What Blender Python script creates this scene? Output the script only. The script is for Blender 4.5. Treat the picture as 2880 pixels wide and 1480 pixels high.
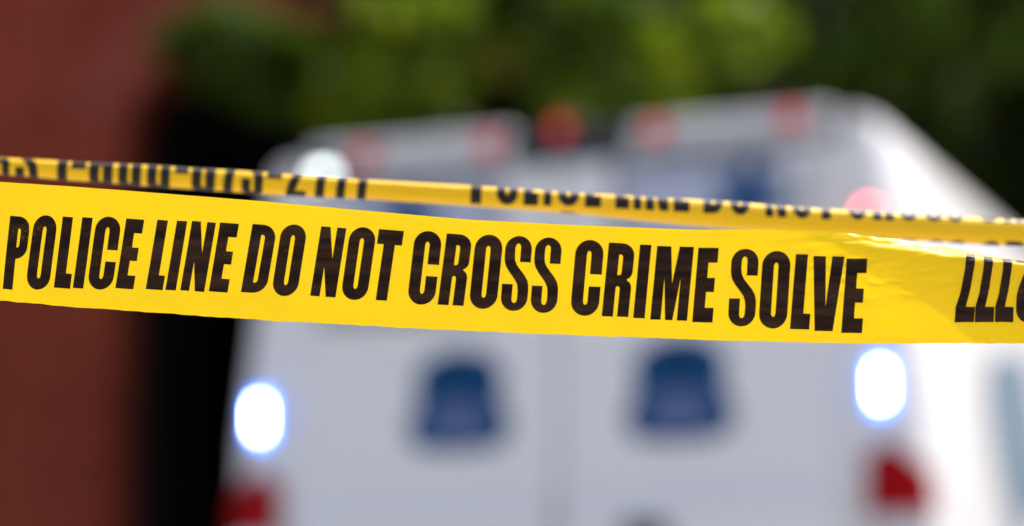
import bpy, bmesh, math, random
import numpy as np
from mathutils import Vector, Matrix, noise
from mathutils.geometry import tessellate_polygon

for o in list(bpy.data.objects):
    bpy.data.objects.remove(o)
SC = bpy.context.scene
COL = SC.collection
R = math.radians

# ------------------------------------------------------------------ camera
CAM_Z = 0.62
PITCH = R(10.7)
FPX = 8000.0                       # focal length in photograph pixels (2880 wide)
cam = bpy.data.cameras.new('camera')
cam.sensor_width = 36.0
cam.lens = 36.0 * FPX / 2880.0
cam.clip_start = 0.05
cam.clip_end = 1000
cam.dof.use_dof = True
cam.dof.focus_distance = 1.868
cam.dof.aperture_fstop = 2.5
camo = bpy.data.objects.new('camera', cam)
camo.location = (0, 0, CAM_Z)
camo.rotation_euler = (R(90) + PITCH, 0, 0)
COL.objects.link(camo)
SC.camera = camo

# ------------------------------------------------------------------ sky, sun, exposure
SUN_AZ = R(48)                     # from +Y towards +X
SUN_EL = R(60)
w = bpy.data.worlds.new('World')
SC.world = w
w.use_nodes = True
nt = w.node_tree
sky = nt.nodes.new('ShaderNodeTexSky')
sky.sky_type = 'NISHITA'
sky.sun_disc = False
sky.sun_elevation = SUN_EL
sky.sun_rotation = SUN_AZ
sky.air_density = 0.6
sky.dust_density = 5.0
sky.ozone_density = 0.4
bg = nt.nodes['Background']
bg.inputs['Strength'].default_value = 0.15
nt.links.new(sky.outputs[0], bg.inputs['Color'])
sun = bpy.data.lights.new('sun', 'SUN')
sun.energy = 2.4
sun.angle = R(0.5)
sun.color = (1.0, 0.95, 0.87)
suno = bpy.data.objects.new('sun', sun)
sd = Vector((math.sin(SUN_AZ) * math.cos(SUN_EL), math.cos(SUN_AZ) * math.cos(SUN_EL), math.sin(SUN_EL)))
suno.rotation_euler = (-sd).to_track_quat('-Z', 'Y').to_euler()
suno.location = sd * 60
COL.objects.link(suno)
vs = SC.view_settings
vs.view_transform = 'Standard'
vs.look = 'None'
vs.gamma = 1
vs.exposure = 1.07
SC.render.engine = 'CYCLES'
SC.cycles.use_denoising = True
SC.cycles.max_bounces = 8
SC.cycles.sample_clamp_indirect = 6

# ------------------------------------------------------------------ helpers
def tag(o, label=None, cat=None, group=None, kind=None):
    for k, v in (('label', label), ('category', cat), ('group', group), ('kind', kind)):
        if v:
            o[k] = v
    return o

def empty(name, loc=(0, 0, 0), rz=0, label=None, cat=None, group=None):
    o = bpy.data.objects.new(name, None)
    o.location = loc
    o.rotation_euler = (0, 0, rz)
    o.empty_display_size = 0.1
    COL.objects.link(o)
    return tag(o, label, cat, group)

def link(name, me, mat, parent=None, smooth=False):
    o = bpy.data.objects.new(name, me)
    if mat:
        me.materials.append(mat)
    COL.objects.link(o)
    if parent:
        o.parent = parent
    if smooth:
        me.polygons.foreach_set('use_smooth', [True] * len(me.polygons))
    return o

def obj(name, bm, mat, parent=None, smooth=False, normals=True):
    if normals:
        bmesh.ops.recalc_face_normals(bm, faces=bm.faces)
    me = bpy.data.meshes.new(name)
    bm.to_mesh(me)
    bm.free()
    return link(name, me, mat, parent, smooth)

def add_box(bm, x0, x1, y0, y1, z0, z1, bevel=0.0, seg=2):
    g = bmesh.ops.create_cube(bm, size=1)
    vsn = g['verts']
    for v in vsn:
        v.co = Vector(((x0 + x1) / 2 + v.co.x * (x1 - x0), (y0 + y1) / 2 + v.co.y * (y1 - y0), (z0 + z1) / 2 + v.co.z * (z1 - z0)))
    if bevel > 0:
        es = list({e for v in vsn for e in v.link_edges})
        bmesh.ops.bevel(bm, geom=es, offset=bevel, segments=seg, affect='EDGES', profile=0.5)

def box(name, mat, parent, x0, x1, y0, y1, z0, z1, bevel=0.0, seg=2):
    bm = bmesh.new()
    add_box(bm, x0, x1, y0, y1, z0, z1, bevel, seg)
    return obj(name, bm, mat, parent, smooth=False)

def lathe(bm, prof, n=24, axis='z', o=(0, 0, 0)):
    """prof: (radius, height) pairs; axis: direction of the height"""
    rings = []
    for r, h in prof:
        ring = []
        for k in range(n):
            a = 2 * math.pi * k / n
            c, s = r * math.cos(a), r * math.sin(a)
            p = {'z': (c, s, h), 'y': (c, h, s), 'x': (h, c, s)}[axis]
            ring.append(bm.verts.new((p[0] + o[0], p[1] + o[1], p[2] + o[2])))
        rings.append(ring)
    for a, b in zip(rings, rings[1:]):
        for k in range(n):
            bm.faces.new((a[k], a[(k + 1) % n], b[(k + 1) % n], b[k]))
    bm.faces.new(rings[0])
    bm.faces.new(list(reversed(rings[-1])))

def prism(bm, poly, y0, y1, bevel=0.0):
    """poly in (x, z), extruded from y0 (front) to y1"""
    a = [bm.verts.new((x, y0, z)) for x, z in poly]
    b = [bm.verts.new((x, y1, z)) for x, z in poly]
    f = bm.faces.new(a)
    bm.faces.new(list(reversed(b)))
    n = len(poly)
    for i in range(n):
        bm.faces.new((a[i], b[i], b[(i + 1) % n], a[(i + 1) % n]))
    if bevel > 0:
        bmesh.ops.bevel(bm, geom=list(f.edges), offset=bevel, segments=2, affect='EDGES')

def tube(bm, pts, radii, n=8):
    rings = []
    for i, p in enumerate(pts):
        p = Vector(p)
        d = Vector(pts[min(i + 1, len(pts) - 1)]) - Vector(pts[max(i - 1, 0)])
        q = d.to_track_quat('Z', 'Y')
        rings.append([bm.verts.new(p + q @ Vector((radii[i] * math.cos(2 * math.pi * k / n), radii[i] * math.sin(2 * math.pi * k / n), 0))) for k in range(n)])
    for a, b in zip(rings, rings[1:]):
        for k in range(n):
            bm.faces.new((a[k], a[(k + 1) % n], b[(k + 1) % n], b[k]))
    bm.faces.new(rings[0])
    bm.faces.new(list(reversed(rings[-1])))

def lerp(x, xs, ys):
    """piecewise linear with linear extrapolation"""
    if x <= xs[0]:
        i = 0
    elif x >= xs[-1]:
        i = len(xs) - 2
    else:
        i = max(k for k in range(len(xs) - 1) if xs[k] <= x)
    t = (x - xs[i]) / (xs[i + 1] - xs[i])
    return ys[i] + (ys[i + 1] - ys[i]) * t

def clampi(x, xs, ys):
    return float(np.interp(x, xs, ys))

# ------------------------------------------------------------------ materials
def mat(name, col, rough=0.5, metal=0.0, spec=0.5, coat=0.0, emit=None, estr=0.0, vary=0.0, vscale=8.0, bump=0.0, bscale=40.0):
    m = bpy.data.materials.new(name)
    m.use_nodes = True
    n, l = m.node_tree.nodes, m.node_tree.links
    b = n['Principled BSDF']
    b.inputs['Base Color'].default_value = (*col, 1)
    b.inputs['Roughness'].default_value = rough
    b.inputs['Metallic'].default_value = metal
    b.inputs['Specular IOR Level'].default_value = spec
    b.inputs['Coat Weight'].default_value = coat
    if emit:
        b.inputs['Emission Color'].default_value = (*emit, 1)
        b.inputs['Emission Strength'].default_value = estr
    tc = n.new('ShaderNodeTexCoord')
    if vary > 0:
        nz = n.new('ShaderNodeTexNoise')
        nz.inputs['Scale'].default_value = vscale
        nz.inputs['Detail'].default_value = 6
        l.new(tc.outputs['Object'], nz.inputs['Vector'])
        mx = n.new('ShaderNodeMix')
        mx.data_type = 'RGBA'
        mx.inputs[6].default_value = (*[c * (1 - vary) for c in col], 1)
        mx.inputs[7].default_value = (*[min(1, c * (1 + vary)) for c in col], 1)
        l.new(nz.outputs['Fac'], mx.inputs[0])
        l.new(mx.outputs[2], b.inputs['Base Color'])
    if bump > 0:
        nb = n.new('ShaderNodeTexNoise')
        nb.inputs['Scale'].default_value = bscale
        nb.inputs['Detail'].default_value = 8
        l.new(tc.outputs['Object'], nb.inputs['Vector'])
        bp = n.new('ShaderNodeBump')
        bp.inputs['Strength'].default_value = bump
        bp.inputs['Distance'].default_value = 0.01
        l.new(nb.outputs['Fac'], bp.inputs['Height'])
        l.new(bp.outputs[0], b.inputs['Normal'])
    return m

def brick_mat(name, c1, c2, mortar):
    m = mat(name, c1, 0.9, spec=0.1)
    n, l = m.node_tree.nodes, m.node_tree.links
    b = n['Principled BSDF']
    tc = n.new('ShaderNodeTexCoord')
    sep = n.new('ShaderNodeSeparateXYZ')
    l.new(tc.outputs['Object'], sep.inputs[0])
    ad = n.new('ShaderNodeMath'); ad.operation = 'ADD'
    l.new(sep.outputs[0], ad.inputs[0]); l.new(sep.outputs[1], ad.inputs[1])
    cmb = n.new('ShaderNodeCombineXYZ')
    l.new(ad.outputs[0], cmb.inputs[0]); l.new(sep.outputs[2], cmb.inputs[1])
    bt = n.new('ShaderNodeTexBrick')
    bt.inputs['Color1'].default_value = (*c1, 1)
    bt.inputs['Color2'].default_value = (*c2, 1)
    bt.inputs['Mortar'].default_value = (*mortar, 1)
    bt.inputs['Scale'].default_value = 1.0
    bt.inputs['Mortar Size'].default_value = 0.006
    bt.inputs['Brick Width'].default_value = 0.225
    bt.inputs['Row Height'].default_value = 0.075
    l.new(cmb.outputs[0], bt.inputs['Vector'])
    nz = n.new('ShaderNodeTexNoise')
    nz.inputs['Scale'].default_value = 1.3
    nz.inputs['Detail'].default_value = 5
    l.new(tc.outputs['Object'], nz.inputs['Vector'])
    mx = n.new('ShaderNodeMix'); mx.data_type = 'RGBA'; mx.blend_type = 'MULTIPLY'
    mx.inputs[0].default_value = 0.6
    l.new(bt.outputs['Color'], mx.inputs[6])
    cr = n.new('ShaderNodeValToRGB')
    cr.color_ramp.elements[0].position = 0.3; cr.color_ramp.elements[0].color = (0.5, 0.48, 0.46, 1)
    cr.color_ramp.elements[1].position = 0.75; cr.color_ramp.elements[1].color = (1, 1, 1, 1)
    l.new(nz.outputs['Fac'], cr.inputs[0]); l.new(cr.outputs[0], mx.inputs[7])
    l.new(mx.outputs[2], b.inputs['Base Color'])
    bp = n.new('ShaderNodeBump'); bp.inputs['Distance'].default_value = 0.008; bp.invert = True
    l.new(bt.outputs['Fac'], bp.inputs['Height']); l.new(bp.outputs[0], b.inputs['Normal'])
    return m

def leaf_mat(name, c1, c2, trans=0.45):
    m = bpy.data.materials.new(name)
    m.use_nodes = True
    n, l = m.node_tree.nodes, m.node_tree.links
    b = n['Principled BSDF']
    b.inputs['Roughness'].default_value = 0.45
    b.inputs['Specular IOR Level'].default_value = 0.2
    geo = n.new('ShaderNodeNewGeometry')
    mx = n.new('ShaderNodeMix'); mx.data_type = 'RGBA'
    mx.inputs[6].default_value = (*c1, 1); mx.inputs[7].default_value = (*c2, 1)
    l.new(geo.outputs['Random Per Island'], mx.inputs[0])
    l.new(mx.outputs[2], b.inputs['Base Color'])
    tr = n.new('ShaderNodeBsdfTranslucent')
    g = n.new('ShaderNodeMix'); g.data_type = 'RGBA'; g.blend_type = 'MULTIPLY'; g.inputs[0].default_value = 1
    g.inputs[7].default_value = (1.5, 1.6, 0.5, 1)
    l.new(mx.outputs[2], g.inputs[6]); l.new(g.outputs[2], tr.inputs['Color'])
    ms = n.new('ShaderNodeMixShader'); ms.inputs[0].default_value = trans
    l.new(b.outputs[0], ms.inputs[1]); l.new(tr.outputs[0], ms.inputs[2])
    l.new(ms.outputs[0], n['Material Output'].inputs[0])
    return m

def film_mat(name, col, tcol, trans, rough, streak=0.12, bump=0.25, wear=None, spec=0.25):
    """thin printed plastic film: diffuse and glossy front, light passing through from behind"""
    m = bpy.data.materials.new(name)
    m.use_nodes = True
    n, l = m.node_tree.nodes, m.node_tree.links
    b = n['Principled BSDF']
    b.inputs['Roughness'].default_value = rough
    b.inputs['Specular IOR Level'].default_value = spec
    tc = n.new('ShaderNodeTexCoord')
    mp = n.new('ShaderNodeMapping'); mp.inputs['Scale'].default_value = (9, 9, 60)
    l.new(tc.outputs['Object'], mp.inputs[0])
    nz = n.new('ShaderNodeTexNoise'); nz.inputs['Scale'].default_value = 1.0; nz.inputs['Detail'].default_value = 5
    l.new(mp.outputs[0], nz.inputs['Vector'])
    mx = n.new('ShaderNodeMix'); mx.data_type = 'RGBA'
    mx.inputs[6].default_value = (*[c * (1 - streak) for c in col], 1); mx.inputs[7].default_value = (*[min(1, c * (1 + streak)) for c in col], 1)
    l.new(nz.outputs['Fac'], mx.inputs[0])
    last = mx.outputs[2]
    if wear:                                     # scuffed print: paler streaks along the tape
        mx.inputs[6].default_value = (*[c * 0.45 for c in col], 1); mx.inputs[7].default_value = (*[c * 2.6 for c in col], 1)
        st = n.new('ShaderNodeValToRGB')
        st.color_ramp.elements[0].position = 0.40; st.color_ramp.elements[1].position = 0.66
        mp.inputs['Scale'].default_value = (16, 16, 130); mp.inputs['Rotation'].default_value = (0, R(-6), 0); nz.inputs['Distortion'].default_value = 0.6
        l.new(nz.outputs['Fac'], st.inputs[0]); l.new(st.outputs[0], mx.inputs[0])
        sp = n.new('ShaderNodeTexNoise'); sp.inputs['Scale'].default_value = 900; sp.inputs['Detail'].default_value = 2
        l.new(tc.outputs['Object'], sp.inputs['Vector'])
        big = n.new('ShaderNodeTexNoise'); big.inputs['Scale'].default_value = 45; big.inputs['Detail'].default_value = 3
        l.new(tc.outputs['Object'], big.inputs['Vector'])
        ml = n.new('ShaderNodeMath'); ml.operation = 'MULTIPLY'
        l.new(sp.outputs['Fac'], ml.inputs[0]); l.new(big.outputs['Fac'], ml.inputs[1])
        cr = n.new('ShaderNodeValToRGB')
        cr.color_ramp.elements[0].position = 0.415; cr.color_ramp.elements[0].color = (0, 0, 0, 1)
        cr.color_ramp.elements[1].position = 0.45; cr.color_ramp.elements[1].color = (1, 1, 1, 1)
        l.new(ml.outputs[0], cr.inputs[0])
        m2 = n.new('ShaderNodeMix'); m2.data_type = 'RGBA'
        m2.inputs[7].default_value = (*wear, 1)
        l.new(cr.outputs[0], m2.inputs[0]); l.new(last, m2.inputs[6])
        last = m2.outputs[2]
    l.new(last, b.inputs['Base Color'])
    mpb = n.new('ShaderNodeMapping'); mpb.inputs['Scale'].default_value = (14, 14, 70)
    mpb.inputs['Rotation'].default_value = (0, R(7), 0)
    l.new(tc.outputs['Object'], mpb.inputs[0])
    nb = n.new('ShaderNodeTexNoise'); nb.inputs['Scale'].default_value = 1.0; nb.inputs['Detail'].default_value = 4; nb.inputs['Distortion'].default_value = 1.5
    l.new(mpb.outputs[0], nb.inputs['Vector'])
    bp = n.new('ShaderNodeBump'); bp.inputs['Strength'].default_value = bump; bp.inputs['Distance'].default_value = 0.004
    l.new(nb.outputs['Fac'], bp.inputs['Height'])
    l.new(bp.outputs[0], b.inputs['Normal'])
    tr = n.new('ShaderNodeBsdfTranslucent'); tr.inputs['Color'].default_value = (*tcol, 1)
    ms = n.new('ShaderNodeMixShader'); ms.inputs[0].default_value = trans
    l.new(b.outputs[0], ms.inputs[1]); l.new(tr.outputs[0], ms.inputs[2])
    l.new(ms.outputs[0], n['Material Output'].inputs[0])
    return m

M = {}
M['paint'] = mat('white_vehicle_paint', (0.74, 0.74, 0.73), 0.32, coat=0.1, vary=0.03, vscale=2)
M['plastic_black'] = mat('black_plastic', (0.02, 0.02, 0.022), 0.5)
M['rubber'] = mat('tyre_rubber', (0.018, 0.018, 0.018), 0.85, bump=0.3)
M['steel'] = mat('painted_steel', (0.45, 0.46, 0.47), 0.35, metal=0.9)
M['chrome'] = mat('bright_bumper_steel', (0.6, 0.6, 0.6), 0.18, metal=1.0)
M['glass'] = mat('tinted_glass', (0.05, 0.06, 0.08), 0.06, spec=0.8)
M['frosted'] = mat('frosted_glass', (0.42, 0.46, 0.57), 0.25)
M['seal'] = mat('grey_rubber', (0.22, 0.22, 0.23), 0.6)
M['pod'] = mat('grey_lamp_housing', (0.62, 0.62, 0.61), 0.4)
M['navy'] = mat('navy_print', (0.0, 0.058, 0.175), 0.4, spec=0.2)
M['navy_light'] = mat('violet_blue_print', (0.10, 0.14, 0.28), 0.4, spec=0.2)
M['deep_blue'] = mat('deep_blue_print', (0.0, 0.035, 0.11), 0.4, spec=0.2)
M['stripe'] = mat('teal_blue_print', (0.15, 0.22, 0.29), 0.35)
M['red_lens'] = mat('red_lens', (0.30, 0.0, 0.003), 0.5, spec=0.1)
M['clear_lens'] = mat('clear_lens', (0.6, 0.6, 0.6), 0.12, coat=0.6)
M['red_lit'] = mat('lit_red_lamp', (0.4, 0.01, 0.01), 0.2, emit=(1, 0.06, 0.05), estr=0.4)
M['red_lit_dim'] = mat('dim_red_lamp', (0.4, 0.01, 0.01), 0.2, emit=(1, 0.05, 0.04), estr=0.4)
M['red_sunlit_glow'] = mat('sunlit_red_lens_glow', (0.4, 0.01, 0.01), 0.2, emit=(1, 0.16, 0.18), estr=7)  # glow stands in for sunlight on the marker lens
M['blue_lit'] = mat('lit_blue_lamp', (0.2, 0.3, 0.6), 0.2, emit=(0.04, 0.22, 1.0), estr=4)
M['core_lit'] = mat('lit_lamp_core', (0.6, 0.6, 0.7), 0.2, emit=(0.55, 0.68, 1.0), estr=30)
M['white_lit'] = mat('lit_white_lamp', (0.6, 0.6, 0.6), 0.2, emit=(0.9, 1.0, 0.97), estr=3.2)
M['plate'] = mat('number_plate', (0.6, 0.6, 0.58), 0.4)
M['brick'] = brick_mat('dark_red_brick', (0.38, 0.066, 0.030), (0.30, 0.048, 0.023), (0.27, 0.09, 0.055))
M['brick_band'] = brick_mat('darker_brick', (0.19, 0.045, 0.026), (0.15, 0.034, 0.02), (0.15, 0.06, 0.04))  # darker brick tone for the string course
M['brick_far'] = brick_mat('brown_brick', (0.24, 0.10, 0.05), (0.20, 0.08, 0.045), (0.2, 0.15, 0.12))
M['voussoir'] = mat('arch_brick', (0.32, 0.06, 0.03), 0.85, vary=0.25, vscale=6, bump=0.4)
M['stone'] = mat('sill_stone', (0.30, 0.27, 0.23), 0.8, vary=0.15, bump=0.3)
M['dark'] = mat('shade_dark_plaster', (0.03, 0.028, 0.026), 0.95, vary=0.3)  # near-black colour deepens the shade inside the gateway
M['asphalt'] = mat('asphalt', (0.05, 0.05, 0.052), 0.9, vary=0.3, vscale=3, bump=0.6, bscale=120)
M['bounce_concrete'] = mat('bounce_concrete', (0.32, 0.31, 0.29), 0.85, vary=0.15, vscale=3, bump=0.3, bscale=80)
M['soil'] = mat('soil', (0.05, 0.04, 0.025), 0.95, vary=0.3, bump=0.6)
M['bark'] = mat('bark', (0.09, 0.065, 0.045), 0.9, vary=0.35, vscale=9, bump=0.8, bscale=30)
M['leaf'] = leaf_mat('maple_leaf', (0.030, 0.064, 0.004), (0.07, 0.115, 0.007))
M['leaf_dark'] = leaf_mat('dark_leaf', (0.012, 0.028, 0.003), (0.032, 0.058, 0.004), 0.35)
M['leaf_sunlit'] = leaf_mat('sunlit_yellow_green_leaf', (0.10, 0.17, 0.009), (0.17, 0.21, 0.014), 0.5)  # brighter yellow-green leaf, sunlight on the crown put into the colour
M['leaf_dry'] = leaf_mat('dry_leaf', (0.22, 0.10, 0.03), (0.30, 0.15, 0.05), 0.4)
M['film'] = film_mat('yellow_film', (0.98, 0.65, 0.0), (1.0, 0.68, 0.0), 0.34, 0.17, streak=0.04, bump=0.22, spec=0.4)
M['film_rolled'] = film_mat('rolled_yellow_film', (0.98, 0.62, 0.0), (1.0, 0.66, 0.0), 0.10, 0.36, streak=0.03, bump=0.1, spec=0.45)
M['ink'] = film_mat('black_ink_on_film', (0.018, 0.0095, 0.004), (0.10, 0.04, 0.0), 0.14, 0.33, streak=0.5, bump=0.4, wear=(0.22, 0.13, 0.0), spec=0.14)
M['ink_rolled'] = film_mat('black_ink_on_rolled_film', (0.013, 0.008, 0.005), (0.04, 0.015, 0.0), 0.10, 0.40, streak=0.35, bump=0.1, spec=0.35)
M['galv'] = mat('galvanised_steel', (0.42, 0.43, 0.44), 0.45, metal=0.85, vary=0.15, vscale=20)

# ------------------------------------------------------------------ ground
def sheet(name, x0, x1, y0, y1, z, m):
    bm = bmesh.new()
    bm.faces.new([bm.verts.new(p) for p in ((x0, y0, z), (x1, y0, z), (x1, y1, z), (x0, y1, z))])
    return tag(obj(name, bm, m), kind='structure')
sheet('ground', -300, 300, -300, 300, -0.02, M['soil'])
sheet('bounce_plaza', -40, 40, -20, 15.4, -0.012, M['bounce_concrete'])  # unseen pale paving, added to bounce sunlight onto van, wall and tape
sheet('road', -40, 40, -34, -20.15, -0.012, M['asphalt'])
tag(box('kerb', M['stone'], None, -40, 40, -20.14, -20.002, -0.1, 0.004, 0.012), kind='structure')

# ------------------------------------------------------------------ brick building with an arched gateway
BY = 13.1
bld = empty('brick_building', (0, BY, 0), 0, 'dark red brick building with a deep arched gateway behind the van', 'building')
AX0, AX1, SPR, BH = -1.80, 0.50, 3.78, 9.5          # arch jambs, springing height, wall height
ac, ar = (AX0 + AX1) / 2, (AX1 - AX0) / 2
RISE = 0.5
def arch_pt(a, rr=0.0):
    return (ac + (ar + rr) * math.cos(a), SPR + (RISE + rr) * math.sin(a))
bm = bmesh.new()
arc = [arch_pt(math.pi * k / 24) for k in range(25)]
# wall: left field, right field, spandrel above the arch
add_box(bm, -11, AX0, 0, 0.45, 0.10, SPR)
add_box(bm, AX1, 1.0, 0, 0.45, 0.10, SPR)
add_box(bm, -11, 1.0, 0, 0.45, SPR + RISE + 0.4, BH)
add_box(bm, -11, AX0, 0, 0.45, SPR, SPR + RISE + 0.4)
add_box(bm, AX1, 1.0, 0, 0.45, SPR, SPR + RISE + 0.4)
for k in range(24):
    (xa, za), (xb, zb) = arc[k], arc[k + 1]
    prism(bm, [(xb, zb), (xa, za), (xa, SPR + RISE + 0.4), (xb, SPR + RISE + 0.4)], 0, 0.45)
bmesh.ops.remove_doubles(bm, verts=bm.verts, dist=0.0005)
obj('wall', bm, M['brick'], bld)
box('side_wall', M['brick'], bld, -11, -10.55, 0.452, 9, 0.10, BH)
box('side_wall', M['brick'], bld, 0.55, 1.0, 0.452, 9, 0.10, BH)
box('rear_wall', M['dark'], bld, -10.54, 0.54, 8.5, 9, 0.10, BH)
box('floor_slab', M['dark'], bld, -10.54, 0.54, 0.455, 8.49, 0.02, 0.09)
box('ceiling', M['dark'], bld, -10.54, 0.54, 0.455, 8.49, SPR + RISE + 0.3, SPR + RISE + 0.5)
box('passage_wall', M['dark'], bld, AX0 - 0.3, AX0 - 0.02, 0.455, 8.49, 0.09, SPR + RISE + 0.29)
box('roof', M['dark'], bld, -11.2, 1.2, -0.2, 9.2, BH + 0.002, BH + 0.25)
# pilaster beside the gateway and a plinth and string course
box('pilaster', M['brick'], bld, AX0 - 0.62, AX0 - 0.03, -0.13, -0.001, 0.42, SPR - 0.02, 0.012)
box('pilaster', M['brick'], bld, AX0 - 2.62, AX0 - 2.03, -0.13, -0.001, 0.42, SPR - 0.02, 0.012)
box('plinth', M['stone'], bld, -11, AX0 - 0.005, -0.16, -0.002, 0.10, 0.418, 0.02)
box('string_course', M['brick_band'], bld, -11, AX0 - 0.63, -0.05, -0.002, 2.0, 2.35, 0.012)
for k in range(26):                               # arch bricks, each a wedge of its own
    a0, a1 = math.pi * (k + 0.06) / 26, math.pi * (k + 0.94) / 26
    bm = bmesh.new()
    prism(bm, [arch_pt(a0, 0.005), arch_pt(a0, 0.33), arch_pt(a1, 0.33), arch_pt(a1, 0.005)], -0.035 - 0.006 * (k % 3), -0.003, 0.006)
    obj('brick', bm, M['voussoir'], bld)
for wx in (-8.6, -6.2, -4.0):
    f = box('window', M['stone'], bld, wx, wx + 1.1, -0.05, -0.004, 1.1, 2.9, 0.02)
    box('pane', M['glass'], f, wx + 0.09, wx + 0.53, -0.056, -0.051, 1.2, 2.8)
    box('pane', M['glass'], f, wx + 0.57, wx + 1.01, -0.056, -0.051, 1.2, 2.8)
for wx in (-8.6, -6.2, -4.0, -1.1):
    f = box('window', M['stone'], bld, wx, wx + 1.1, -0.05, -0.004, 5.9, 7.6, 0.02)
    box('pane', M['glass'], f, wx + 0.09, wx + 0.53, -0.056, -0.051, 6.0, 7.5)
    box('pane', M['glass'], f, wx + 0.57, wx + 1.01, -0.056, -0.051, 6.0, 7.5)

# far terrace behind the trees
far = empty('brick_terrace', (0, 31, 0), 0, 'long brown brick terrace standing far behind the trees', 'building')
bm = bmesh.new(); add_box(bm, -4, 22, 0, 8, 0, 11.5); obj('wall', bm, M['brick_far'], far)
box('parapet', M['stone'], far, -4.1, 22.1, -0.12, 8.1, 11.502, 11.8, 0.03)
for k in range(9):
    for z in (1.0, 4.4, 7.8):
        x = -3.0 + k * 2.8
        f = box('window', M['stone'], far, x, x + 1.2, -0.06, -0.004, z, z + 2.0, 0.02)
        box('pane', M['glass'], f, x + 0.1, x + 1.1, -0.068, -0.061, z + 0.12, z + 0.95)
        box('pane', M['glass'], f, x + 0.1, x + 1.1, -0.068, -0.061, z + 1.05, z + 1.88)

# ------------------------------------------------------------------ trees
def leaves_mesh(name, clumps, size, rng, per):
    """leaf faces spread through rounded clumps: (centre, radius, count)"""
    V, F = [], []
    for (c, r, n) in clumps:
        n = int(n * per)
        d = rng.normal(size=(n, 3)); d /= np.linalg.norm(d, axis=1)[:, None]
        rad = r * rng.random(n) ** 0.45
        p = np.array(c) + d * rad[:, None] * np.array([1, 1, 0.75])
        a = rng.normal(size=(n, 3)); a /= np.linalg.norm(a, axis=1)[:, None]
        b = np.cross(a, rng.normal(size=(n, 3))); b /= np.linalg.norm(b, axis=1)[:, None]
        s = size * (0.6 + 0.8 * rng.random(n))[:, None]
        q = np.stack([p - a * s * 0.6, p + b * s * 0.32, p + a * s * 0.6, p - b * s * 0.32], axis=1)
        V.append(q.reshape(-1, 3))
    V = np.concatenate(V)
    nf = len(V) // 4
    me = bpy.data.meshes.new(name)
    me.vertices.add(len(V)); me.vertices.foreach_set('co', V.astype(np.float32).ravel())
    me.loops.add(nf * 4); me.loops.foreach_set('vertex_index', np.arange(nf * 4, dtype=np.int32))
    me.polygons.add(nf); me.polygons.foreach_set('loop_start', np.arange(0, nf * 4, 4, dtype=np.int32))
    me.update(calc_edges=True)
    return me

def tree(name, base, h, crown_c, crown_r, seed, m, label, nclump=26, per=1.0, size=0.13, extra=(), group='trees behind the van'):
    rng = np.random.default_rng(seed)
    t = empty(name, base, 0, label, 'tree', group)
    cc = Vector(crown_c) - Vector(base)
    clumps = []
    for k in range(nclump):
        d = rng.normal(size=3); d /= np.linalg.norm(d)
        rr = 0.35 + 0.6 * rng.random() ** 0.6
        c = np.array(cc) + d * np.array(crown_r) * rr
        clumps.append((c, (0.16 + 0.17 * rng.random()) * min(crown_r), 260))
    for (c, r, n) in extra:
        clumps.append((np.array(c) - np.array(base), r, n))
    link('crown', leaves_mesh('crown', clumps, size, rng, per), m, t)
    bm = bmesh.new()
    top = cc + Vector((0, 0, crown_r[2] * 0.5))
    pts = [Vector((0, 0, -0.02)).lerp(top, s) + Vector((0.06 * math.sin(5 * s + seed), 0.05 * math.cos(4 * s), 0)) for s in (0, 0.03, 0.2, 0.4, 0.6, 0.8, 1)]
    r0 = 0.035 * h ** 0.9
    tube(bm, pts, [r0 * f for f in (1.5, 1.1, 1, 0.85, 0.65, 0.4, 0.12)], 10)
    obj('trunk', bm, M['bark'], t, True)
    for k in range(min(9, nclump)):
        c = Vector(clumps[k][0]); s0 = pts[3].lerp(pts[5], k / 9)
        mid = s0.lerp(c, 0.5) + Vector((0, 0, -0.12 * crown_r[2] * (0.5 - rng.random())))
        bm = bmesh.new(); tube(bm, [s0, mid, c], [r0 * 0.34, r0 * 0.2, r0 * 0.06], 6)
        obj('limb', bm, M['bark'], t, True)
    return t

maple = tree('maple_tree', (-0.25, 11.55, 0), 6.5, (0.6, 11.9, 4.15), (2.0, 0.65, 1.15), 3, M['leaf'], 'leafy maple overhanging the brick gateway and the van roof', 64, 1.5, 0.11)
def spot(x, y, Y):                               # point at distance Y seen at this place of a 1024 wide view
    xc, yc = (x * 2.8125 - 1440) / FPX, (740 - y * 2.8125) / FPX
    d = Vector((xc, math.cos(PITCH) - yc * math.sin(PITCH), math.sin(PITCH) + yc * math.cos(PITCH)))
    return Vector((0, 0, CAM_Z)) + d * (Y / d.y)
rng = np.random.default_rng(5)
mb = Vector((-0.25, 11.55, 0))
for (nm, mk, items) in (('crown', 'leaf_sunlit', [(445, 42, .20), (492, 14, .20), (425, 70, .15), (470, 40, .15), (365, 85, .14), (325, 100, .14), (640, 72, .18), (600, 85, .14), (680, 88, .12), (730, 30, .14), (390, 20, .10)]),  # bright clumps placed as the sunlit patches of the crown
                        ('crown', 'leaf', [(570, 70, .2), (515, 28, .18), (525, 5, .15), (560, 20, .2), (600, 10, .2), (540, 50, .16), (620, 40, .15), (300, 60, .2), (255, 35, .14), (205, 45, .12), (228, 72, .14), (255, 100, .14), (275, 70, .15), (232, 18, .12)]),
                        ('dry_leaves', 'leaf_dry', [(575, 40, .12), (545, 44, .10), (605, 46, .09)])):
    cl = []
    for x, y, r in items:                        # each clump breaks up into three loose sprays
        for k in range(3):
            cl.append((np.array(spot(x + 22 * rng.normal(), y + 13 * rng.normal(), 10.3 + 0.4 * rng.random()) - mb), r * (0.6 + 0.5 * rng.random()), 85))
    link(nm, leaves_mesh(nm, cl, 0.10, rng, 1.0), M[mk], maple)
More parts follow.
